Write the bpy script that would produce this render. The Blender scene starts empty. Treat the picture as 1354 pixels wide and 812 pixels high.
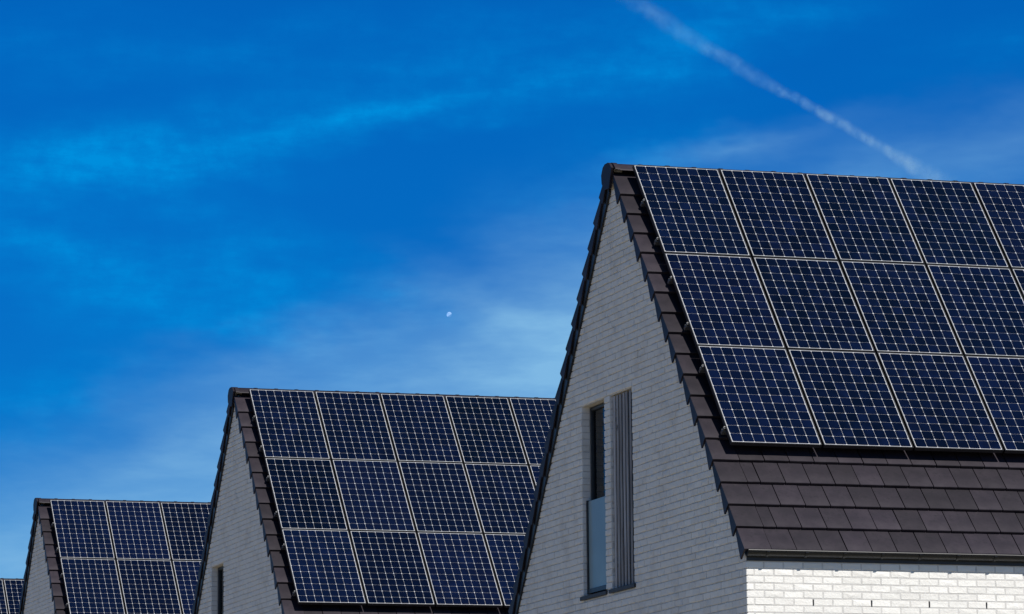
import bpy, math, random
import numpy as np
from mathutils import Matrix, Vector

random.seed(7)
rng = np.random.default_rng(11)
C = bpy.context.scene
COL = C.collection

# ------------------------------------------------------------------ camera
Z0 = 10.9                       # height of the upper edge of the panels of the first house
F_PX, W_PX, H_PX = 5388.9, 1354.0, 812.0
YAW, PITCH, ROLL = 0.310390966, -0.155236727, -0.00971492497


def rx(a): c, s = math.cos(a), math.sin(a); return np.array([[1, 0, 0], [0, c, -s], [0, s, c]])
def rz(a): c, s = math.cos(a), math.sin(a); return np.array([[c, -s, 0], [s, c, 0], [0, 0, 1]])


RCAM = rz(ROLL) @ rx(PITCH) @ np.array([[1, 0, 0], [0, 0, -1], [0, 1, 0.]]) @ rz(YAW)   # world -> x right, y down, z forward
CAM = np.array([-15.4742, -43.6771, -8.9095 + Z0])
cam_d = bpy.data.cameras.new('camera')
cam_d.sensor_width = 36.0
cam_d.lens = F_PX / W_PX * 36.0
cam_d.clip_start = 0.5
cam_d.clip_end = 40000
cam = bpy.data.objects.new('camera', cam_d)
COL.objects.link(cam)
m = Matrix.Identity(4)
for i in range(3):
    m[i][0], m[i][1], m[i][2], m[i][3] = RCAM[0][i], -RCAM[1][i], -RCAM[2][i], CAM[i]
cam.matrix_world = m
C.camera = cam


def ray(x, y):                  # direction of a place in the photograph's frame (used to aim sky features and to pick the bricks in view)
    r = RCAM.T @ np.array([x - W_PX / 2, y - H_PX / 2, F_PX])
    return r / np.linalg.norm(r)


def azel(x, y):
    r = ray(x, y)
    return math.degrees(math.atan2(r[0], r[1])), math.degrees(math.asin(r[2]))


def proj(p):
    q = RCAM @ (np.asarray(p) - CAM)
    return W_PX / 2 + F_PX * q[0] / q[2], H_PX / 2 + F_PX * q[1] / q[2], q[2]


# ------------------------------------------------------------------ node helpers
class N:
    def __init__(s, tree):
        s.t = tree

    def new(s, kind, **kw):
        n = s.t.nodes.new(kind)
        for k, v in kw.items():
            setattr(n, k, v)
        return n

    def put(s, sock, v):
        if isinstance(v, bpy.types.NodeSocket):
            s.t.links.new(v, sock)
        elif v is not None:
            if hasattr(sock.default_value, '__len__') and len(sock.default_value) == 4 and len(v) == 3:
                v = (*v, 1)
            sock.default_value = v

    def math(s, op, a, b=None, c=None, clamp=False):
        n = s.new('ShaderNodeMath', operation=op, use_clamp=clamp)
        for i, v in enumerate((a, b, c)):
            s.put(n.inputs[i], v)
        return n.outputs[0]

    def mix(s, f, a, b, blend='MIX'):
        n = s.new('ShaderNodeMix', data_type='RGBA', blend_type=blend)
        s.put(n.inputs['Factor'], f); s.put(n.inputs[6], a); s.put(n.inputs[7], b)
        return n.outputs[2]

    def noise(s, vec, scale, detail=3, rough=.55, col=False, dist=0):
        n = s.new('ShaderNodeTexNoise')
        s.put(n.inputs['Vector'], vec)
        n.inputs['Scale'].default_value = scale
        n.inputs['Detail'].default_value = detail
        n.inputs['Roughness'].default_value = rough
        n.inputs['Distortion'].default_value = dist
        return n.outputs[1 if col else 0]

    def mapping(s, vec, loc=(0, 0, 0), rot=(0, 0, 0), scale=(1, 1, 1), kind='POINT'):
        n = s.new('ShaderNodeMapping', vector_type=kind)
        s.put(n.inputs[0], vec)
        n.inputs[1].default_value = loc; n.inputs[2].default_value = rot; n.inputs[3].default_value = scale
        return n.outputs[0]

    def ramp(s, f, stops, interp='LINEAR'):
        n = s.new('ShaderNodeValToRGB')
        cr = n.color_ramp
        cr.interpolation = interp
        while len(cr.elements) < len(stops):
            cr.elements.new(0.5)
        for e, (p, c) in zip(cr.elements, stops):
            e.position = p; e.color = (*c, 1)
        s.put(n.inputs[0], f)
        return n.outputs[0]

    def remap(s, v, a, b, c=0., d=1., smooth=True):
        n = s.new('ShaderNodeMapRange', interpolation_type='SMOOTHSTEP' if smooth else 'LINEAR')
        for i, q in enumerate((v, a, b, c, d)):
            s.put(n.inputs[i], q)
        return n.outputs[0]

    def sep(s, v):
        n = s.new('ShaderNodeSeparateXYZ'); s.put(n.inputs[0], v); return n.outputs

    def comb(s, x, y, z):
        n = s.new('ShaderNodeCombineXYZ')
        for i, v in enumerate((x, y, z)): s.put(n.inputs[i], v)
        return n.outputs[0]


# ------------------------------------------------------------------ sun and sky
SUN = Vector((0.25, -0.604, 0.835)).normalized()
sd = bpy.data.lights.new('sun', 'SUN')
sd.energy = 5.0
sd.angle = math.radians(0.5)
sd.color = (1.0, 0.965, 0.91)
so = bpy.data.objects.new('sun', sd)
COL.objects.link(so)
so.rotation_euler = SUN.to_track_quat('Z', 'Y').to_euler()
so.location = (0, -30, 60)

world = bpy.data.worlds.new('World')
C.world = world
world.use_nodes = True
wt = N(world.node_tree)
bg = world.node_tree.nodes['Background']
bg.inputs[1].default_value = 0.1
sky = wt.new('ShaderNodeTexSky', sky_type='NISHITA', sun_disc=False)
sky.sun_elevation = math.asin(SUN.z)
sky.sun_rotation = math.atan2(SUN.x, SUN.y)
sky.dust_density = 0.6
dirv = wt.new('ShaderNodeTexCoord').outputs['Generated']
sx_, sy_, sz_ = wt.sep(dirv)
elev = wt.math('MULTIPLY', wt.math('ARCSINE', sz_), 180 / math.pi)
azim = wt.math('MULTIPLY', wt.math('ARCTAN2', sx_, sy_), 180 / math.pi)
# a clear, deep blue spring sky: pale near the horizon, saturated above
tint = wt.ramp(wt.math('DIVIDE', wt.math('MAXIMUM', elev, 0.), 30., clamp=True), [
    (0.0, (.80, 1.0, 1.4)), (3.5 / 30, (.30, .70, 1.15)), (5.0 / 30, (.06, .43, .97)), (7.0 / 30, (.006, .32, .87)),
    (13.0 / 30, (.002, .345, .94)), (18 / 30, (.015, .36, .80)), (24 / 30, (.05, .33, .60)), (1.0, (.09, .30, .45))])
skyc = wt.mix(1.0, sky.outputs[0], tint, 'MULTIPLY')
# thin high cloud: soft streaks at their own directions, broken up by stretched noise
az0, el0 = azel(677, 406)
uv = wt.comb(wt.math('SUBTRACT', azim, az0), wt.math('SUBTRACT', elev, el0), 0.0)
w1 = wt.noise(wt.mapping(uv, scale=(.35, .8, 1), rot=(0, 0, -.2)), 1.1, 4, .6, col=True)
wv = wt.new('ShaderNodeVectorMath', operation='MULTIPLY_ADD')
wt.put(wv.inputs[0], w1); wv.inputs[1].default_value = (2.6, 1.1, 0)
sub = wt.new('ShaderNodeVectorMath', operation='SUBTRACT')
wt.put(sub.inputs[0], uv); sub.inputs[1].default_value = (1.3, .55, 0)
wt.put(wv.inputs[2], sub.outputs[0])
uvw = wv.outputs[0]


def blob(x, y, lx, ly, slope, amt):
    """streak of thin cloud centred on a direction, lx by ly (in 1/94 degrees)"""
    a, e = azel(x, y)
    n = wt.new('ShaderNodeTexGradient', gradient_type='QUADRATIC_SPHERE')
    wt.put(n.inputs[0], wt.mapping(uvw, (a - az0, e - el0, 0), (0, 0, math.atan(slope)), (lx / 94, ly / 94, 1), 'TEXTURE'))
    return wt.math('MULTIPLY', n.outputs['Fac'], amt)


def total(items):
    r = items[0]
    for i in items[1:]:
        r = wt.math('ADD', r, i)
    return r


wisp = wt.remap(wt.noise(wt.mapping(uv, rot=(0, 0, -.22), scale=(.26, 1.0, 1)), 1.1, 5, .52, dist=.5), .30, .70, .30, 1.3)
fibre = wt.remap(wt.noise(wt.mapping(uv, rot=(0, 0, .42), scale=(.40, 1.7, 1)), 1.6, 6, .60), .33, .70, .60, 1.22)
mott = wt.remap(wt.noise(uv, 2.6, 5, .65), .32, .70, .75, 1.2)
thin = total([blob(110, 215, 430, 105, .05, .82), blob(470, 168, 560, 48, .20, .55), blob(860, 92, 330, 60, .22, .40),
              blob(60, 330, 360, 100, -.3, .55), blob(300, 330, 330, 80, -.45, .45), blob(330, 430, 420, 110, -.25, .60), blob(90, 520, 360, 120, .2, .45),
              blob(520, 380, 360, 70, -.40, .35), blob(1040, 20, 260, 70, .1, .35), blob(1330, 60, 330, 90, .1, .25), blob(1100, 300, 420, 130, .1, .4),
              blob(830, 230, 300, 130, .3, .45), blob(60, 50, 330, 80, .1, .25), blob(330, 60, 420, 60, .12, .22), blob(620, 40, 300, 60, .2, .15)])
# one long streak with a crisp lower edge, rising to the right
U1, V1, _ = wt.sep(wt.mix(.16, uv, uvw))
sv = wt.math('SUBTRACT', wt.math('MULTIPLY_ADD', U1, -.197, V1), 2.93)
edge = wt.math('MULTIPLY', wt.remap(sv, -.06, .22), wt.remap(sv, .15, 1.5, 1., 0.))
edge = wt.math('MULTIPLY', edge, wt.math('MULTIPLY', wt.remap(U1, -9., -3.), wt.remap(U1, 5.5, 1.5)))
thin = wt.math('MULTIPLY', thin, wt.math('MULTIPLY_ADD', wisp, .75, .25))
thin = wt.math('MULTIPLY_ADD', edge, .34, wt.math('MULTIPLY', thin, 1.3))
thin = wt.math('MULTIPLY', thin, wt.math('MULTIPLY', fibre, mott), clamp=True)
# a veil of high haze whose upper limit climbs towards the right
U, V, _w = wt.sep(uvw)
veil = wt.math('MULTIPLY_ADD', wt.math('MAXIMUM', wt.math('MINIMUM', U, 1.6), -12.), -.38, V)
veil = wt.remap(veil, 1.5, -1.8, 0., .88)
milky = total([veil, blob(745, 420, 260, 260, .9, .28), blob(330, 490, 300, 90, .2, .20), blob(655, 400, 220, 45, -.45, .22), blob(985, 190, 330, 46, .17, .32), blob(1340, 190, 330, 100, .15, .34), blob(1130, 230, 420, 90, .05, .24),
               blob(440, 455, 220, 60, .2, .16), blob(250, 600, 300, 60, .3, .12), blob(640, 500, 300, 70, .1, .16)])
milky = wt.math('MULTIPLY', wt.math('MULTIPLY', milky, wt.math('MULTIPLY_ADD', fibre, .45, .55)), wt.math('MULTIPLY_ADD', wisp, .25, .75), clamp=True)
skyc = wt.mix(thin, skyc, (0.0, 2.7, 7.2))
skyc = wt.mix(milky, skyc, (2.1, 4.75, 7.7))
wt.put(bg.inputs[0], skyc)

C.view_settings.view_transform = 'Standard'
C.view_settings.look = 'None'
C.view_settings.exposure = 0.0
C.view_settings.gamma = 1.0
C.render.engine = 'CYCLES'
C.cycles.use_denoising = True
C.cycles.max_bounces = 6
C.cycles.diffuse_bounces = 3
C.cycles.volume_bounces = 0
C.cycles.use_adaptive_sampling = False


# ------------------------------------------------------------------ materials
def material(name, color, rough=.6, spec=.5, metal=0., coat=0., coat_rough=.03, var=0., noise=None, bump=None, tex='Object'):
    """noise: (scale, colour2, low, high[, stretch]);  bump: (scale, strength, distance)"""
    mt = bpy.data.materials.new(name)
    mt.use_nodes = True
    t = N(mt.node_tree)
    b = mt.node_tree.nodes['Principled BSDF']
    b.inputs['Roughness'].default_value = rough
    b.inputs['Specular IOR Level'].default_value = spec
    b.inputs['Metallic'].default_value = metal
    b.inputs['Coat Weight'].default_value = coat
    b.inputs['Coat Roughness'].default_value = coat_rough
    co = t.new('ShaderNodeTexCoord').outputs[tex]
    if var:
        oi = t.new('ShaderNodeObjectInfo')
        off = t.new('ShaderNodeVectorMath', operation='ADD')
        t.put(off.inputs[0], co)
        t.put(off.inputs[1], t.comb(t.math('MULTIPLY', oi.outputs['Random'], 37.), t.math('MULTIPLY', oi.outputs['Random'], 91.), 0.))
        co = off.outputs[0]
    c = t.mix(0., color, color)
    if name == 'solar_cell':
        c = t.mix(1., c, t.new('ShaderNodeObjectInfo').outputs['Color'], 'MULTIPLY')
    if noise:
        for nz in (noise if isinstance(noise, list) else [noise]):
            sc, c2, lo, hi = nz[:4]
            v = t.mapping(co, scale=nz[4]) if len(nz) > 4 else co
            c = t.mix(t.remap(t.noise(v, sc, 5, .6), lo, hi), c, c2)
    if name == 'dark_clay_tile':       # paler, dusty lower edge
        c = t.mix(t.math('MULTIPLY', t.remap(t.sep(t.new('ShaderNodeTexCoord').outputs['Object'])[1], .20, .0), t.remap(t.noise(co, 6, 4), .25, .75, .25, .95)), c, (.037, .030, .037))
    if var:
        f = t.math('MULTIPLY_ADD', oi.outputs['Random'], 2 * var, 1 - var)
        c = t.mix(1., c, t.comb(f, f, f), 'MULTIPLY')
    t.put(b.inputs['Base Color'], c)
    if bump:
        bp = t.new('ShaderNodeBump')
        bp.inputs['Strength'].default_value = bump[1]
        bp.inputs['Distance'].default_value = bump[2]
        t.put(bp.inputs['Height'], t.noise(co, bump[0], 4, .6))
        t.put(b.inputs['Normal'], bp.outputs[0])
    return mt


M = {
    'brick': material('white_brick', (.88, .85, .79), .85, .2, var=.07,
                      noise=[(9, (.81, .775, .72), .45, .8), (40, (.62, .60, .56), .62, .82)], bump=(34, .6, .010)),
    'brick_mass': material('white_brick_mass', (.87, .84, .785), .85, .2,
                           noise=[(3.2, (.76, .725, .67), .45, .7), (1.1, (.78, .75, .70), .5, .75), (40, (.62, .60, .56), .62, .82)], bump=(34, .6, .010)),
    'mortar': material('mortar', (.69, .665, .625), .95, .1, noise=(14, (.58, .56, .525), .4, .7), bump=(60, .5, .006)),
    'tile': material('dark_clay_tile', (.0135, .0098, .0162), .55, .25, var=.32,
                     noise=[(4, (.024, .0178, .0255), .35, .7), (26, (.010, .0085, .0125), .5, .75), (9, (.042, .036, .038), .66, .80)], bump=(55, .25, .003)),
    'underlay': material('roof_underlay', (.02, .019, .021), .9, .1, noise=(4, (.03, .028, .03), .3, .7)),
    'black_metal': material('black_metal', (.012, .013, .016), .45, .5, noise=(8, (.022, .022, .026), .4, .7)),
    'zinc': material('anthracite_gutter', (.009, .010, .013), .42, .5, metal=.1, noise=(5, (.016, .016, .018), .4, .7)),
    'alu': material('aluminium', (.36, .36, .36), .45, .5, metal=.9, noise=(12, (.25, .25, .25), .4, .7)),
    'panel_frame': material('black_panel_frame', (.012, .012, .014), .4, .5, noise=(6, (.02, .02, .022), .4, .7)),
    'backsheet': material('white_backsheet', (.58, .585, .60), .7, .0, coat=1., coat_rough=.02, noise=(3, (.48, .485, .50), .4, .7)),
    'cell': material('solar_cell', (.0016, .0034, .0150), .35, .0, coat=1., coat_rough=.02, var=.35,
                     noise=(3.5, (.0022, .0050, .023), .4, .7)),
    'window_frame': material('dark_window_frame', (.018, .022, .026), .45, .5, noise=(9, (.026, .03, .034), .4, .7)),
    'stone': material('dark_stone_sill', (.035, .036, .04), .6, .4, noise=(30, (.06, .06, .062), .45, .7), bump=(80, .2, .002)),
    'wood': material('weathered_wood', (.42, .41, .41), .8, .2, var=.4,
                     noise=[(5, (.22, .20, .195), .4, .7, (6, 6, .35)), (7, (.30, .28, .265), .55, .8, (9, 9, .5)), (3, (.05, .045, .045), .68, .74, (2, 2, 1.1))],
                     bump=(22, .4, .004)),
    'interior': material('dark_interior', (.03, .032, .034), .9, .1, noise=(2, (.05, .05, .05), .4, .7)),
    'ground': material('gravel_and_grass', (.235, .20, .145), .95, .1, noise=[(.05, (.12, .125, .06), .5, .65), (3, (.28, .24, .18), .4, .7)], bump=(9, .5, .05)),
}


def glass_mat(name, tint, frost=0.):
    mt = bpy.data.materials.new(name)
    mt.use_nodes = True
    t = N(mt.node_tree)
    b = mt.node_tree.nodes['Principled BSDF']
    co = t.new('ShaderNodeTexCoord').outputs['Object']
    b.inputs['Base Color'].default_value = (*tint, 1)
    b.inputs['Roughness'].default_value = .04
    c = t.mix(t.remap(t.noise(co, 1.3, 2), .3, .7), tint, tuple(v * 1.25 for v in tint))
    t.put(b.inputs['Base Color'], c)
    if frost:
        b.inputs['Roughness'].default_value = frost
        b.inputs['Coat Weight'].default_value = .25
        b.inputs['Coat Roughness'].default_value = .05
        return mt
    tr = t.new('ShaderNodeBsdfTransparent'); tr.inputs[0].default_value = (.55, .6, .6, 1)
    gl = t.new('ShaderNodeBsdfGlossy'); gl.inputs['Roughness'].default_value = .02
    fr = t.new('ShaderNodeFresnel'); fr.inputs[0].default_value = 1.5
    mx = t.new('ShaderNodeMixShader')
    t.put(mx.inputs[0], fr.outputs[0]); t.put(mx.inputs[1], tr.outputs[0]); t.put(mx.inputs[2], gl.outputs[0])
    t.put(mt.node_tree.nodes['Material Output'].inputs[0], mx.outputs[0])
    return mt


M['glass'] = glass_mat('window_glass', (.05, .06, .065))
M['frosted'] = glass_mat('frosted_glass', (.22, .30, .32), .5)


# ------------------------------------------------------------------ mesh helpers
class MB:
    """collects faces for ONE mesh"""
    def __init__(s):
        s.v, s.f = [], []

    def add(s, vs, fs):
        o = len(s.v)
        s.v += [tuple(map(float, p)) for p in vs]
        s.f += [tuple(i + o for i in f) for f in fs]
        return s

    def box(s, x0, x1, y0, y1, z0, z1):
        return s.add([(x, y, z) for x in (x0, x1) for y in (y0, y1) for z in (z0, z1)],
                     [(0, 1, 3, 2), (4, 6, 7, 5), (0, 4, 5, 1), (2, 3, 7, 6), (0, 2, 6, 4), (1, 5, 7, 3)])

    def bbox(s, x0, x1, y0, y1, z0, z1, b):
        """box with all edges chamfered by b"""
        lo, hi = (x0, y0, z0), (x1, y1, z1)
        vs, key = [], {}
        for cx in (0, 1):
            for cy in (0, 1):
                for cz in (0, 1):
                    c = (cx, cy, cz)
                    for ax in range(3):
                        p = [(hi[i] - b if c[i] else lo[i] + b) for i in range(3)]
                        p[ax] = hi[ax] if c[ax] else lo[ax]
                        key[c, ax] = len(vs); vs.append(p)
        fs = []
        for ax in range(3):
            o = [i for i in range(3) if i != ax]
            for e in (0, 1):
                loop = []
                for q in ((0, 0), (1, 0), (1, 1), (0, 1)):
                    c = [0, 0, 0]; c[ax] = e; c[o[0]] = q[0]; c[o[1]] = q[1]
                    loop.append(key[tuple(c), ax])
                fs.append(tuple(loop))
        for ax in range(3):
            o = [i for i in range(3) if i != ax]
            for q in ((0, 0), (1, 0), (1, 1), (0, 1)):
                a = [0, 0, 0]; a[o[0]] = q[0]; a[o[1]] = q[1]
                b2 = list(a); b2[ax] = 1
                fs.append((key[tuple(a), o[0]], key[tuple(b2), o[0]], key[tuple(b2), o[1]], key[tuple(a), o[1]]))
        for c in [(i, j, k) for i in (0, 1) for j in (0, 1) for k in (0, 1)]:
            fs.append((key[c, 0], key[c, 1], key[c, 2]))
        return s.add(vs, fs)

    def prism(s, poly, x0, x1):
        """polygon in (y, z) swept along x"""
        n = len(poly)
        vs = [(x0, *p) for p in poly] + [(x1, *p) for p in poly]
        return s.add(vs, [tuple(range(n)), tuple(range(2 * n - 1, n - 1, -1))] + [(i, (i + 1) % n, (i + 1) % n + n, i + n) for i in range(n)])

    def tube(s, pts, r, n=8):
        rings = []
        for i, p in enumerate(pts):
            d = (Vector(pts[min(i + 1, len(pts) - 1)]) - Vector(pts[max(i - 1, 0)])).normalized()
            a = d.orthogonal().normalized(); b = d.cross(a)
            rad = r[i] if hasattr(r, '__len__') else r
            rings.append([Vector(p) + rad * (math.cos(6.2832 * k / n) * a + math.sin(6.2832 * k / n) * b) for k in range(n)])
        vs = [q for g in rings for q in g]
        fs = [(i * n + k, i * n + (k + 1) % n, (i + 1) * n + (k + 1) % n, (i + 1) * n + k) for i in range(len(pts) - 1) for k in range(n)]
        fs += [tuple(range(n)), tuple(range(len(vs) - 1, len(vs) - n - 1, -1))]
        return s.add(vs, fs)

    def mesh(s, name, mat):
        me = bpy.data.meshes.new(name)
        me.from_pydata(s.v, [], s.f)
        me.materials.append(mat)
        bm_fix(me)
        return me

    def build(s, name, mat, parent=None, loc=None):
        return put(name, s.mesh(name, mat), parent, loc)


import bmesh
def bm_fix(me):
    bm = bmesh.new(); bm.from_mesh(me)
    bmesh.ops.recalc_face_normals(bm, faces=bm.faces)
    bm.to_mesh(me); bm.free()


def put(name, me, parent=None, loc=None):
    o = bpy.data.objects.new(name, me)
    COL.objects.link(o)
    if parent: o.parent = parent
    if loc is not None: o.location = loc
    return o


def empty(name, loc, label, cat, group=None):
    o = bpy.data.objects.new(name, None)
    COL.objects.link(o)
    o.location = loc
    o.empty_display_size = .3
    o['label'] = label; o['category'] = cat
    if group: o['group'] = group
    return o


# ------------------------------------------------------------------ ground
g = MB()
S = 6000.
g.add([(-S, -S, .0152 * S), (S, -S, .0152 * S), (S, S, -.0152 * S), (-S, S, -.0152 * S)], [(0, 1, 2, 3)])
ground = g.build('ground', M['ground'])
ground['kind'] = 'structure'

# ------------------------------------------------------------------ dimensions of a house (local z = height above its base, x along the ridge, y away)
TH = 0.871277                                     # roof pitch towards the camera
ct, st = math.cos(TH), math.sin(TH)
TB = math.atan(1.25)                              # the other side
HT = 0.14                                         # tile plane below the panel plane
XV, XG, XE = -.17, -.125, 6.687                    # verge tile edge, gable face, far gable
YF = -3.785                                       # front wall face
YA, ZA = .294, .133                               # where the two tile planes meet
GAUGE, COVER = .3425, .287
PX, PY, GAP = 1.07, 1.571, .0235                  # panel pitch
ZSILL, ZHEAD = -4.885, -2.65
YB = 4.23
ROWS = 18


def front_z(y): return math.tan(TH) * y - HT / ct
def back_z(y): return .501 - 1.25 * y
def roof_z(y): return min(front_z(y), back_z(y))


FRONT = Matrix(((1, 0, 0, 0), (0, ct, -st, HT * st), (0, st, ct, Z0 - HT * ct), (0, 0, 0, 1)))   # x, upslope, normal -> house; origin on the tile plane at v = 0
# back slope frame: x reversed, upslope towards -y
cb, sb = math.cos(TB), math.sin(TB)
BACK = Matrix(((1, 0, 0, 0), (0, -cb, sb, YA), (0, sb, cb, Z0 + ZA), (0, 0, 0, 1)))


def tile_mesh(w, var, name='roof_tile', length=.42):
    r = random.Random(var)
    b = MB()
    t = .031
    bow = [r.uniform(-.0015, .0015) for _ in range(3)]
    xs = [-w / 2, -w / 6, w / 6, w / 2]
    prof = [(0., -.0045 , -t), (.0, -.004, -.005), (.006, 0., 0.), (length * .5, 0, None), (length, 0, None)]
    # top surface rows: nose bottom, nose top, chamfer, middle, head
    rows = []
    slope = -.042 / .42
    for sI, (s_, ds, nz) in enumerate([(0, 0, -t), (0, 0, -.004), (.005, 0, 0), (length * .5, 0, None), (length, 0, None)]):
        row = []
        for k, x in enumerate(xs):
            n_ = (nz if nz is not None else s_ * slope) + (bow[min(k, 2)] if k not in (0, 3) else 0) * (1 if sI else .6)
            row.append((x, s_, n_))
        rows.append(row)
    vs = [p for q in rows for p in q]
    fs = []
    for i in range(len(rows) - 1):
        for k in range(3):
            fs.append((i * 4 + k, i * 4 + k + 1, i * 4 + 5 + k, i * 4 + 4 + k))
    # sides and underside
    o = len(vs)
    vs += [(-w / 2, length, slope * length - t), (w / 2, length, slope * length - t)]
    fs += [(0, o, 16, 12, 8, 4), (3, 7, 11, 15, 19, o + 1), (0, 1, 2, 3, o + 1, o), (16, o, o + 1, 19, 18, 17)]
    b.add(vs, fs)
    return b.mesh(name, M['tile'])


def flap_tile_mesh(w, var, side=-1, length=.40):
    """verge tile: a tile with a deep flap turned down over the gable"""
    r = random.Random(var)
    b = MB()
    sl = -.042 / .42
    b.add([(0, 0, -.031), (w, 0, -.031), (w, 0, -.003), (0, 0, -.003), (0, .005, 0), (w, .005, 0),
           (w, length, sl * length), (0, length, sl * length), (0, length, sl * length - .031), (w, length, sl * length - .031)],
          [(0, 1, 2, 3), (3, 2, 5, 4), (4, 5, 6, 7), (7, 6, 9, 8), (0, 8, 9, 1), (0, 3, 4, 7, 8), (1, 9, 6, 5, 2)])
    d = .162 + r.uniform(-.003, .003)
    x0, x1 = -.015, .005
    b.add([(x0, -.002, -d), (x1, -.002, -d), (x1, -.002, -.004), (x0, -.002, -.004), (x0, .006, .0015), (x1, .006, .0015),
           (x1 + .014, length - .02, sl * length), (x0 + .014, length - .02, sl * length), (x0 + .014, length - .05, sl * length - .05), (x1 + .014, length - .05, sl * length - .05)],
          [(0, 1, 2, 3), (3, 2, 5, 4), (4, 5, 6, 7), (7, 6, 9, 8), (0, 8, 9, 1), (0, 3, 4, 7, 8), (1, 9, 6, 5, 2)])
    return b.mesh('verge_tile', M['tile'])


def brick_mesh(L, Hh, D, var, out):
    """brick with worn, slightly crooked edges; out 'x' shows its face to -x (length along y), out 'y' to -y (length along x)"""
    r = random.Random(var)
    kf = 1. if out == 'x' else .45
    j = lambda a: r.uniform(-a, a) * kf
    ins = .0045
    fr = [(0, 0), (L, 0), (L, Hh), (0, Hh)]
    vs = []
    for (a, c) in fr:                              # back
        vs.append((a, D, c))
    jj = [(j(.004), j(.003)) for _ in fr]
    for (a, c), (p, q) in zip(fr, jj):             # front edge ring
        vs.append((a + p * .5, .006 + j(.002), c + q))
    for (a, c), (p, q) in zip(fr, jj):             # front face
        vs.append((a + p + (ins if a == 0 else -ins), j(.0025), c + q + (ins if c == 0 else -ins)))
    vs.append((L / 2 + j(.03), j(.003) - .001, Hh / 2 + j(.01)))
    fs = [(i, (i + 1) % 4, (i + 1) % 4 + 4, i + 4) for i in range(4)]
    fs += [(i + 4, (i + 1) % 4 + 4, (i + 1) % 4 + 8, i + 8) for i in range(4)]
    fs += [(i + 8, (i + 1) % 4 + 8, 12) for i in range(4)]
    if out == 'x':
        vs = [(d, a, c) for a, d, c in vs]
    return vs, fs


BL, BP, BH, CZ = .210, .221, .066, .0772           # brick length, pitch, height, course
ZC0 = -5.184


def wall_bricks(u0, u1, zlo, zhi, openings, limit=None, depth_edge=None):
    """yields (u, z, length, height, topcut) for every brick of a running-bond wall"""
    out = []
    k0 = math.ceil((zlo - ZC0) / CZ); k1 = math.floor((zhi - ZC0) / CZ)
    for k in range(k0, k1 + 1):
        z = ZC0 + k * CZ + .006
        off = (.0 if k % 2 == 0 else .1105)
        spans = [(u0, u1)]
        if limit is not None:
            a, b_ = limit(z + BH)
            spans = [(max(u0, a), min(u1, b_))]
        for (a, b_, za, zb) in openings:
            if z + BH > za + .004 and z < zb - .004:
                ns = []
                for s0, s1 in spans:
                    if b_ <= s0 or a >= s1: ns.append((s0, s1)); continue
                    if a > s0: ns.append((s0, a))
                    if b_ < s1: ns.append((b_, s1))
                spans = ns
        for s0, s1 in spans:
            if s1 - s0 < .03: continue
            n0 = math.floor((s0 - u0 - off) / BP)
            u = u0 + off + n0 * BP
            while u < s1:
                a, b_ = max(u, s0), min(u + BL, s1)
                if b_ - a > .025:
                    out.append((a, z, b_ - a, BH))
                u += BP
    return out


def wall_strips(poly_top, y0, y1, zlo, openings):
    """the mortar body of a wall as vertical strips round its openings: list of polygons in (u, z)"""
    cuts = {y0, y1}
    for a, b_, _, _ in openings: cuts |= {a, b_}
    if y0 < YA < y1: cuts.add(YA)
    cuts = sorted(cuts)
    res = []
    for a, b_ in zip(cuts, cuts[1:]):
        ops = sorted([(za, zb) for (p, q, za, zb) in openings if p <= a + 1e-6 and q >= b_ - 1e-6])
        lo = zlo
        for za, zb in ops:
            res.append([(a, lo), (b_, lo), (b_, za), (a, za)]); lo = zb
        res.append([(a, lo), (b_, lo), (b_, poly_top(b_)), (a, poly_top(a))])
    return res


TILES = [tile_mesh(COVER - .0105, 100 + i) for i in range(5)]
HALF = tile_mesh(.139, 120)
FLAPS = [flap_tile_mesh(.291, 200 + i) for i in range(4)]
FULLX = [MB().add(*brick_mesh(BL, BH, .1, 300 + i, 'x')).mesh('brick', M['brick']) for i in range(8)]
FULLY = [MB().add(*brick_mesh(BL, BH, .1, 330 + i, 'y')).mesh('brick', M['brick']) for i in range(8)]
_f = MB()
add_mesh = [tuple(v.co) for v in FLAPS[0].vertices]
_f.add([(-x, y, z) for x, y, z in add_mesh], [tuple(reversed(p.vertices)) for p in FLAPS[0].polygons])
FLAP_FAR = _f.mesh('verge_tile', M['tile'])
RIDGE_PROFILE = [(.075, -.055), (.085, -.04), (.15, .018), (.215, .045), (.29, .053), (.365, .045), (.42, .02), (.53, -.085), (.55, -.105),
                 (.52, -.105), (.42, -.02), (.29, .03), (.17, -.01), (.10, -.055)]
_r = MB()
_r.prism(RIDGE_PROFILE, 0, .345)
_r.prism([(y + (.004 if y > .29 else -.004), z + .006) for y, z in RIDGE_PROFILE], .31, .352)
RIDGE = _r.mesh('ridge_tile', M['tile'])


def on_roof(name, me, parent, frame, x, s, n, yaw=0., tip=0.):
    o = put(name, me, parent)
    o.matrix_local = frame @ Matrix.Translation((x, s, n)) @ Matrix.Rotation(yaw, 4, 'Z') @ Matrix.Rotation(tip, 4, 'X')
    return o


def tile_slots(k):
    """x centre and width of the tiles of course k, right of the verge tile"""
    x = .1265
    out = []
    if k % 2 == 0:
        out.append((x + .1455 / 2, .1455)); x += .1495
    while x < 6.4405 - .2:
        out.append((x + (COVER - .004) / 2, COVER - .004)); x += COVER
    if k % 2 == 0:
        out.append((x + .1455 / 2, .1455))
    return out


def add_mesh_to(b, me, mat):
    b.add([tuple(mat @ v.co) for v in me.vertices], [tuple(p.vertices) for p in me.polygons])


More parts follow.
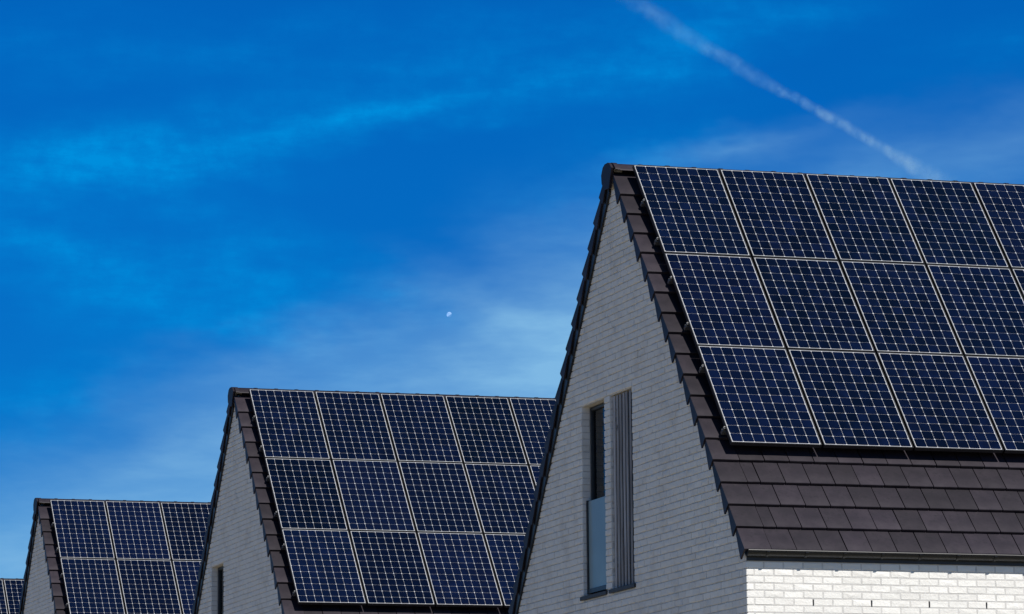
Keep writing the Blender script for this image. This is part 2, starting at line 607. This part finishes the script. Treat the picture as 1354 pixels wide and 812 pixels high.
def make_house(hx, hy, hz, label, openings, tile_rows, brick_pieces, shutter):
    root = empty('house', (hx, hy, hz), label, 'house', 'white brick gabled houses in a row')
    # --- gable wall towards the camera's left
    holes = [o for o in openings] + ([shutter] if shutter else [])
    top = lambda y: min(roof_z(y) - .075, -.045)
    b = MB()
    yi = YF + .0025
    for poly in wall_strips(top, yi, YB, -Z0 - .4, [(a - .008, c + .008, za - .008, zb + .008) for a, c, za, zb in holes]):
        b.prism([(y, z + Z0) for y, z in poly], XG + .0135, XG + .30)
    gable = b.build('gable_wall', M['mortar'], root)
    lim = lambda z: ((z + HT / ct + .10) / math.tan(TH), (.501 - z - .10) / 1.25)
    gb = wall_bricks(YF + .106, YB, -Z0 - .35, .1, holes, lim)
    b = MB()
    for poly in wall_strips(lambda x: -4.86, XG + .30, XE - .012, -Z0 - .4, []):
        b.add([(x, y, z + Z0) for y in (YF + .002, YF + .3) for x, z in poly], [(0, 1, 2, 3), (7, 6, 5, 4), (0, 4, 5, 1), (1, 5, 6, 2), (2, 6, 7, 3), (3, 7, 4, 0)])
    front = b.build('front_wall', M['mortar'], root)
    fb = []
    zlo = -Z0 - .35
    k0 = math.ceil((zlo - ZC0) / CZ)
    for k in range(k0, 4):
        z = ZC0 + k * CZ + .006
        x = .513 - .2 * 0 + (0 if k % 2 == 0 else .1105) - BP * 4 + .006
        while x < XE:
            a, e = max(x, XG), min(x + BL, XE)
            if e - a > .03:
                fb.append((a, z, e - a, BH, k))
            x += BP
    weeps = {(-3, round(.63 + .663 * i, 2)) for i in range(11)}
    # --- which bricks are single objects: those that show largest in the picture
    single = {}
    if brick_pieces:
        cand = []
        for i, (x, z, L, Hh, k) in enumerate(fb):
            px, py, d = proj((hx + x + L / 2, hy + YF, hz + Z0 + z + Hh / 2))
            if -8 < px < W_PX + 12 and -8 < py < H_PX + 6 and z < -4.93:
                cand.append((L * Hh * 1.0 / d ** 2, 'f', i))
        cand2 = []
        for i, (y, z, L, Hh) in enumerate(gb):
            px, py, d = proj((hx + XG, hy + y + L / 2, hz + Z0 + z + Hh / 2))
            if -8 < px < W_PX + 8 and -8 < py < H_PX + 6:
                cand2.append((L * Hh * .31 / d ** 2, 'g', i))
        cand2.sort(reverse=True)
        cand = cand + cand2
        single = {c[1:] for c in cand[:brick_pieces]}
    mg, mf = MB(), MB()
    for i, (y, z, L, Hh) in enumerate(gb):
        if ('g', i) in single:
            full = abs(L - BL) < .002
            me = random.choice(FULLX) if full else MB().add(*brick_mesh(L, Hh, .1, 5000 + i, 'x')).mesh('brick', M['brick'])
            put('brick', me, gable, (XG + random.uniform(-.003, .003), y, z + Z0))
        else:
            vs, fs = brick_mesh(L, Hh, .1, 9000 + i, 'x')
            j = random.uniform(-.003, .003)
            mg.add([(p[0] + XG + j, p[1] + y, p[2] + z + Z0) for p in vs], fs)
    o = mg.build('brick', M['brick_mass'], gable); o['kind'] = 'stuff'
    for i, (x, z, L, Hh, k) in enumerate(fb):
        if k == -3 and any(abs(x - .006 - w[1]) < .03 for w in weeps):      # open joint: this brick starts a little later
            s_ = MB().box(x - .0135, x + .0025, YF + .001, YF + .011, z - .002 + Z0, z + Hh + Z0)
            s_.build('weep_hole', M['interior'], front) if x < 3.2 and brick_pieces else None
        if ('f', i) in single:
            full = abs(L - BL) < .002
            me = random.choice(FULLY) if full else MB().add(*brick_mesh(L, Hh, .1, 7000 + i, 'y')).mesh('brick', M['brick'])
            put('brick', me, front, (x, YF + random.uniform(-.0008, .0008), z + Z0))
        else:
            vs, fs = brick_mesh(L, Hh, .1, 11000 + i, 'y')
            mf.add([(p[0] + x, p[1] + YF, p[2] + z + Z0) for p in vs], fs)
    o = mf.build('brick', M['brick_mass'], front); o['kind'] = 'stuff'
    # --- the far walls
    b = MB()
    b.add([(x, y, z + Z0) for x in (XE - .3, XE) for y, z in [(YF + .31, -Z0 - .4), (YB, -Z0 - .4), (YB, top(YB)), (YA, top(YA)), (YF + .31, top(YF + .31))]],
          [(0, 1, 2, 3, 4), (9, 8, 7, 6, 5)] + [(i, (i + 1) % 5, (i + 1) % 5 + 5, i + 5) for i in range(5)])
    b.build('far_gable_wall', M['brick_mass'], root)
    b = MB().box(XG + .31, XE - .31, YB - .3, YB - .002, -.4, Z0 - 4.9)
    b.build('rear_wall', M['brick_mass'], root)
    # --- roof: body, then tiles
    b = MB()
    dn = .075
    ye, yr = -3.86, 4.33
    b.prism([(ye, front_z(ye) - .07 + Z0), (YA, ZA - .15 + Z0), (yr, back_z(yr) - .07 + Z0), (yr - .3, back_z(yr) - .07 + Z0), (YA, ZA - .25 + Z0), (ye + .2, front_z(ye) - .02 + Z0)], XG + .31, XE + .02)
    roof = b.build('roof', M['underlay'], root)
    b = MB()
    b.prism([(ye, front_z(ye) - .06 + Z0), (YA, ZA - .14 + Z0), (yr, back_z(yr) - .06 + Z0), (yr, back_z(yr) - .075 + Z0), (YA, ZA - .16 + Z0), (ye, front_z(ye) - .075 + Z0)], XG + .0, XG + .31)
    b.build('verge_underlay', M['underlay'], roof)
    mass = MB()
    for k in range(ROWS):
        v = .375 + GAUGE * k
        for x, w in tile_slots(k):
            me = HALF if w < .2 else random.choice(TILES)
            if k in tile_rows:
                on_roof('roof_tile', me, roof, FRONT, x + random.uniform(-.0012, .0012), -v + random.uniform(-.0015, .0015), random.uniform(-.0012, .0018),
                        random.gauss(0, .003), random.gauss(0, .0022))
            else:
                add_mesh_to(mass, me, FRONT @ Matrix.Translation((x, -v, 0)))
        on_roof('verge_tile', random.choice(FLAPS), roof, FRONT, XV + random.uniform(-.004, .004), -v + random.uniform(-.002, .002), random.uniform(-.001, .002), random.gauss(0, .004), random.gauss(0, .003))
        add_mesh_to(mass, FLAP_FAR, FRONT @ Matrix.Translation((XE + .045, -v, 0)))
    nb = 18
    for k in range(nb):
        v = .545 + GAUGE * k
        for x, w in tile_slots(k):
            add_mesh_to(mass, HALF if w < .2 else TILES[k % 5], BACK @ Matrix.Translation((x, -v, 0)))
        add_mesh_to(mass, FLAP_FAR, BACK @ Matrix.Translation((XE + .045, -v, 0)))
        on_roof('verge_tile', random.choice(FLAPS), roof, BACK, XV + random.uniform(-.003, .003), -v, random.uniform(-.001, .002), random.gauss(0, .003), random.gauss(0, .003))
    o = mass.build('roof_tile', M['tile'], roof); o['kind'] = 'stuff'
    x = XV + .03
    while x < XE - .28:
        put('ridge_tile', RIDGE, roof, (x, 0, Z0 - .006 + random.uniform(-.002, .002)))
        x += .332
    # ridge end plate with its collar
    b = MB()
    b.prism([(y, z + Z0 - .008) for y, z in [(.13, -.02), (.20, .04), (.26, .062), (.37, .062), (.44, .035), (.50, -.05), (.485, -.15), (.42, -.22), (.36, -.24), (.23, -.245), (.17, -.09)]], XV - .028, XV + .004)
    b.prism([(y, z + Z0 + .003) for y, z in RIDGE_PROFILE], XV + .004, XV + .062)
    b.build('ridge_end', M['tile'], roof)
    b = MB()
    b.prism([(YA + .12, back_z(YA + .12) - .10 + Z0), (YB + .06, back_z(YB + .06) - .10 + Z0), (YB + .06, back_z(YB + .06) - .335 + Z0), (YA + .06, back_z(YA + .06) - .335 + Z0)], XG - .028, XG - .004)
    b.build('verge_board', M['black_metal'], roof)
    # --- gutter
    yc, zc, rg = -3.848, -4.848 + Z0, .058
    b = MB()
    n = 12
    arc = [(yc - rg * math.cos(math.pi * i / n), zc - rg * math.sin(math.pi * i / n)) for i in range(n + 1)]
    inn = [(yc - (rg - .004) * math.cos(math.pi * i / n), zc - (rg - .004) * math.sin(math.pi * i / n)) for i in range(n, -1, -1)]
    b.prism(arc + inn, XV + .03, XE)
    b.prism(arc, XV + .026, XV + .034)
    b.tube([(XV + .026, yc - rg - .003, zc), (XE, yc - rg - .003, zc)], .0085, 8)
    gut = b.build('gutter', M['zinc'], root)
    for i in range(16):
        x = .079 + .4335 * i
        if x > XE: break
        q = MB()
        arc2 = [(yc - (rg + .006) * math.cos(a), zc - (rg + .006) * math.sin(a)) for a in [math.pi * (.04 + .06 * t) for t in range(15)]]
        arc3 = [(yc - (rg + .0005) * math.cos(a), zc - (rg + .0005) * math.sin(a)) for a in [math.pi * (.04 + .06 * t) for t in range(14, -1, -1)]]
        q.prism(arc2 + arc3, x - .013, x + .013)
        q.box(x - .016, x + .016, yc - rg - .013, yc - rg - .004, zc - .016, zc - .0095)
        q.build('gutter_bracket', M['zinc'], gut)
    MB().bbox(XG + .004, XE, YF - .012, YF + .0115, -4.95 + Z0, -4.78 + Z0, .003).build('gutter_shade_strip', M['black_metal'], root)  # dark strip added as the contact shade under the gutter
    # --- windows
    for (ya, yb, za, zb) in openings:
        X1 = XG + .11
        b = MB()
        w = .04
        b.bbox(X1, X1 + .07, ya, ya + w, za + Z0, zb + Z0, .004)
        b.bbox(X1, X1 + .07, yb - w, yb, za + Z0, zb + Z0, .004)
        b.bbox(X1 + .001, X1 + .069, ya + w, yb - w, zb - w + Z0, zb + Z0, .004)
        b.bbox(X1 + .001, X1 + .069, ya + w, yb - w, za + Z0, za + w + Z0, .004)
        wf = b.build('window', M['window_frame'], root)
        MB().box(X1 + .03, X1 + .036, ya + w, yb - w, za + w + Z0, zb - w + Z0).build('pane', M['glass'], wf)
        MB().box(X1 + .45, X1 + .46, ya - .4, yb + .4, za - .3 + Z0, zb + .3 + Z0).build('curtain', M['interior'], wf)
        MB().bbox(XG - .022, X1 - .002, ya - .05, yb + .07, za - .045 + Z0, za + Z0, .004).build('window_sill', M['stone'], root)
        # soldier head strip above the opening
        if not shutter: continue
        # glass balustrade
        b = MB()
        p0 = XG + .045
        b.bbox(p0, p0 + .042, yb - .042, yb - .002, za + .03 + Z0, -3.755 + Z0, .004)
        b.bbox(p0, p0 + .042, ya + .002, ya + .035, za + .03 + Z0, -3.755 + Z0, .004)
        b.bbox(p0 + .002, p0 + .04, ya + .035, yb - .042, za + .03 + Z0, za + .085 + Z0, .004)
        bal = b.build('balustrade', M['black_metal'], root)
        MB().bbox(p0 + .016, p0 + .028, ya + .035, yb - .042, za + .085 + Z0, -3.765 + Z0, .002).build('pane', M['frosted'], bal)
    if shutter:
        ya, yb, za, zb = shutter
        b = MB()
        b.box(XG + .085, XG + .10, ya, yb, za + Z0, zb + Z0)
        b.box(XG + .043, XG + .085, ya + .02, yb - .02, za + .25 + Z0, za + .29 + Z0)
        b.box(XG + .043, XG + .085, ya + .02, yb - .02, zb - .29 + Z0, zb - .25 + Z0)
        sh = b.build('shutter', M['black_metal'], root)
        ns = 7
        pitch = (yb - ya - .004) / ns
        for i in range(ns):
            y0 = ya + .002 + i * pitch
            MB().bbox(XG + .026 + random.uniform(0, .006), XG + .041, y0 + .016, y0 + pitch - .034, za + .006 + Z0, zb - .006 + Z0, .003).build('slat', M['wood'], sh)
        MB().bbox(XG - .022, XG + .1, ya - .05, yb + .07, za - .045 + Z0, za + Z0, .004).build('window_sill', M['stone'], root)
    # --- rails that carry the panels, their ends show past the panels
    return root, roof


# ------------------------------------------------------------------ solar panels
PW, PH = PX - .024, PY - .013
LIP, TK = .0115, .046


def frame_mesh():
    b = MB()
    b.bbox(0, LIP, 0, PH, -TK, 0, .0012)
    b.bbox(PW - LIP, PW, 0, PH, -TK, 0, .0012)
    b.bbox(LIP, PW - LIP, 0, LIP, -TK, -.0003, .0012)
    b.bbox(LIP, PW - LIP, PH - LIP, PH, -TK, -.0003, .0012)
    return b.mesh('frame', M['panel_frame'])


def sheet_mesh():
    return MB().box(LIP, PW - LIP, LIP, PH - LIP, -.009, -.004).mesh('backsheet', M['backsheet'])


CW, CH = (PW - 2 * LIP - .013) / 8, (PH - 2 * LIP - .013) / 12
CG, CC = .0034, .0088


def cell_poly(x, y):
    w, h, c = CW - CG, CH - CG, CC
    x += CG / 2; y += CG / 2
    p = [(x + c, y), (x + w - c, y), (x + w, y + c), (x + w, y + h - c), (x + w - c, y + h), (x + c, y + h), (x, y + h - c), (x, y + c)]
    vs = [(a, b, -.0022) for a, b in p] + [(a, b, -.0042) for a, b in p]
    return vs, [tuple(range(8))] + [(i, i + 8, (i + 1) % 8 + 8, (i + 1) % 8) for i in range(8)]


FRAME, SHEET = frame_mesh(), sheet_mesh()
CELL = MB().add(*cell_poly(0, 0)).mesh('cell', M['cell'])
_c = MB()
for i in range(8):
    for j in range(12):
        _c.add(*cell_poly(LIP + .0065 + i * CW, LIP + .0065 + j * CH))
CELLS = _c.mesh('cell', M['cell'])
_k = MB()
_k.bbox(-.022, .010, -.015, .015, -.058, -.022, .003)
_k.tube([(-.010, 0, -.024), (-.010, 0, -.010)], .007, 8)
CLAMP = _k.mesh('end_clamp', M['alu'])

PANEL = Matrix(((1, 0, 0, 0), (0, ct, -st, 0), (0, st, ct, Z0), (0, 0, 0, 1)))
ROWN = ['top', 'middle', 'bottom']
COLN = ['first', 'second', 'third', 'fourth', 'fifth', 'sixth']
RAILS = [(.62, 1.302), (1.974, 2.756), (3.463, 4.453)]


def make_panel(house_name, hx, hy, hz, col, row, single):
    lab = f'solar panel on the {house_name} roof, {ROWN[row]} row, {COLN[col]} from its left edge'
    o = empty('solar_panel', (0, 0, 0), lab, 'solar panel', 'solar panels on the tiled roofs')
    x, v = col * PX + GAP, row * PY + .0065 + PH
    jit = Matrix.Rotation(random.gauss(0, .0012), 4, 'X') @ Matrix.Rotation(random.gauss(0, .0012), 4, 'Y')
    o.matrix_world = Matrix.Translation((hx, hy, hz)) @ PANEL @ Matrix.Translation((x, -v, random.uniform(-.0012, .0012))) @ jit
    put('frame', FRAME, o)
    put('backsheet', SHEET, o)
    k = random.uniform(.7, 1.35); tintc = (k * random.uniform(.85, 1.2), k * random.uniform(.9, 1.15), k, 1)
    if single:
        for i in range(8):
            for j in range(12):
                put('cell', CELL, o, (LIP + .0065 + i * CW, LIP + .0065 + j * CH, 0)).color = tintc
    else:
        c = put('cell', CELLS, o); c['kind'] = 'stuff'; c.color = tintc
    if col == 0:
        for rv in RAILS[row]:
            put('end_clamp', CLAMP, o, (0, v - rv, 0))
    return o


def make_rails(root, length, rows):
    for r in rows:
        for rv in RAILS[r]:
            b = MB().bbox(-.03, length, -.018, .018, -.115, -.0585, .003)
            o = b.build('mounting_rail', M['alu'], root)
            o.matrix_local = PANEL @ Matrix.Translation((GAP, -rv, 0))


HOUSES = [
    ('nearest', (0, 0, 0), 'nearest white brick house with a tall window and slatted shutter in its gable',
     [(.72, 1.541, ZSILL, ZHEAD)], range(12, 18), 300, (-.256, .512, ZSILL, ZHEAD), 6, (0, 1, 2)),
    ('second nearest', (-.096, 17.882, -.255), 'second nearest white brick house with one narrow window in its gable, no shutter',
     [(1.06, 1.883, ZSILL, ZHEAD)], range(13, 15), 0, None, 5, (0, 1, 2)),
    ('third nearest', (-.411, 32.113, -.494), 'small third nearest brick house, plain gable in view, left of two larger roofs',
     [], [], 0, None, 3, (0, 1, 2)),
    ('farthest', (-.76, 46.3, -.735), 'farthest brick house, only the corner of its panelled roof in view',
     [], [], 0, None, 3, (0, 1)),
]
for hi, (nm, (hx, hy, hz), lab, ops, trows, nbr, shut, ncol, prow) in enumerate(HOUSES):
    root, roof = make_house(hx, hy, hz, lab, ops, trows, nbr, shut)
    make_rails(root, ncol * PX - .02, prow)
    for r in prow:
        for c in range(ncol):
            make_panel(nm, hx, hy, hz, c, r, hi == 0 and c < 5 and not (r == 2 and c == 4))

# ------------------------------------------------------------------ the moon by day
d = ray(594, 416)
MD = 12000.
mr = 3.5 / F_PX * MD
b = MB()
nu, nv = 32, 16
for j in range(nv + 1):
    for i in range(nu):
        t, p = math.pi * j / nv, 2 * math.pi * i / nu
        b.v.append((mr * math.sin(t) * math.cos(p), mr * math.sin(t) * math.sin(p), mr * math.cos(t)))
for j in range(nv):
    for i in range(nu):
        b.f.append((j * nu + i, j * nu + (i + 1) % nu, (j + 1) * nu + (i + 1) % nu, (j + 1) * nu + i))
mm = bpy.data.materials.new('moon_dust'); mm.use_nodes = True
t = N(mm.node_tree)
df = t.new('ShaderNodeBsdfDiffuse')
co = t.new('ShaderNodeTexCoord').outputs['Object']
mx_, my_, mz_ = t.sep(co)
unlit_side = t.math('ADD', t.math('MULTIPLY_ADD', t.math('MULTIPLY', mx_, .55), 1. / mr, t.math('MULTIPLY', mz_, -.8 / mr)), t.math('MULTIPLY', t.noise(co, .25, 3), .5))  # unlit lower right of the disc, painted dark into its colour
t.put(df.inputs[0], t.mix(t.remap(unlit_side, .38, .62), (.17, .17, .17), (.03, .03, .03)))
tr = t.new('ShaderNodeBsdfTransparent')
ad = t.new('ShaderNodeAddShader')
t.put(ad.inputs[0], df.outputs[0]); t.put(ad.inputs[1], tr.outputs[0])
t.put(mm.node_tree.nodes['Material Output'].inputs[0], ad.outputs[0])
moon = b.build('moon', mm, None, tuple(CAM + d * MD))
moon['label'] = 'tiny pale daytime moon in the blue sky between the roofs'
moon['category'] = 'moon'

# ------------------------------------------------------------------ contrail: a long thin cloud of ice at one height
HC = 1500.
px = [(720, -98), (785, -46), (847, 0), (890, 36), (951, 77), (1021, 116), (1087, 150), (1152, 183), (1187, 204), (1218, 228), (1260, 258)]
pts = []
for q in px:
    r = ray(*q)
    pts.append(Vector(CAM + r * ((HC - CAM[2]) / r[2])))
a, e = pts[0], pts[-1]
ax = (e - a); Lc = ax.length; ax.normalize()
ay = Vector((0, 0, 1)).cross(ax).normalized()
FR = Matrix(((ax.x, ay.x, 0, a.x), (ax.y, ay.y, 0, a.y), (ax.z, ay.z, 1, a.z), (0, 0, 0, 1)))
loc = [FR.inverted() @ p for p in pts]
cf = np.polyfit([p.x for p in loc], [p.y for p in loc], 3)
ts = np.linspace(0, Lc, 60)
rad = lambda x: np.interp(x / Lc, [0, .35, .6, .8, .92, 1], [24, 24, 20, 21, 30, 42])
b = MB()
b.tube([(x, float(np.polyval(cf, x)), 0) for x in ts], [float(rad(x)) * 1.02 for x in ts], 14)
cm = bpy.data.materials.new('ice_cloud'); cm.use_nodes = True
t = N(cm.node_tree)
cm.node_tree.nodes.remove(cm.node_tree.nodes['Principled BSDF'])
co = t.new('ShaderNodeTexCoord').outputs['Object']
X, Y, Z = t.sep(co)
poly = t.math('MULTIPLY_ADD', t.math('MULTIPLY_ADD', t.math('MULTIPLY_ADD', X, float(cf[0]), float(cf[1])), X, float(cf[2])), X, float(cf[3])) if False else None
p = t.math('MULTIPLY_ADD', X, float(cf[0]), float(cf[1]))
p = t.math('MULTIPLY_ADD', p, X, float(cf[2]))
p = t.math('MULTIPLY_ADD', p, X, float(cf[3]))
nz = t.noise(co, .0085, 4, .6)
dy = t.math('ADD', t.math('SUBTRACT', Y, p), t.math('MULTIPLY', t.math('SUBTRACT', nz, .5), 26.))
rr = t.math('SQRT', t.math('ADD', t.math('MULTIPLY', dy, dy), t.math('MULTIPLY', Z, Z)))
rn = t.ramp(t.math('DIVIDE', X, Lc, clamp=True), [(f_, (v_ / 50,) * 3) for f_, v_ in [(0, 24), (.30, 22), (.40, 17), (.48, 20), (.56, 13), (.70, 15), (.78, 14), (.87, 24), (1, 40)]])
q = t.math('DIVIDE', rr, t.math('MULTIPLY', rn, 50.))
fall = t.remap(q, 1., .1)
den = t.ramp(t.math('DIVIDE', X, Lc, clamp=True), [(0, (.12,) * 3), (.22, (.16,) * 3), (.34, (.22,) * 3), (.50, (.34,) * 3), (.66, (.70,) * 3), (.80, (.70,) * 3), (.92, (.35,) * 3), (1, (.0,) * 3)])
puff = t.math('MULTIPLY', t.remap(t.noise(co, .04, 5, .72), .36, .64, .1, 1.6), t.remap(t.noise(co, .009, 2, .5), .35, .65, .45, 1.4))
dens = t.math('MULTIPLY', t.math('MULTIPLY', fall, puff), t.math('MULTIPLY', den, .0115))
vs = t.new('ShaderNodeVolumeScatter')
vs.inputs['Color'].default_value = (.58, .84, 1, 1)
vs.inputs['Anisotropy'].default_value = 0.
t.put(vs.inputs['Density'], dens)
t.put(cm.node_tree.nodes['Material Output'].inputs['Volume'], vs.outputs[0])
cm.cycles.volume_step_rate = .35
con = b.build('contrail', cm)
con.matrix_world = FR
con['label'] = 'thin white vapour trail slanting down across the blue sky above the nearest roof'
con['category'] = 'contrail'
con['kind'] = 'thing'
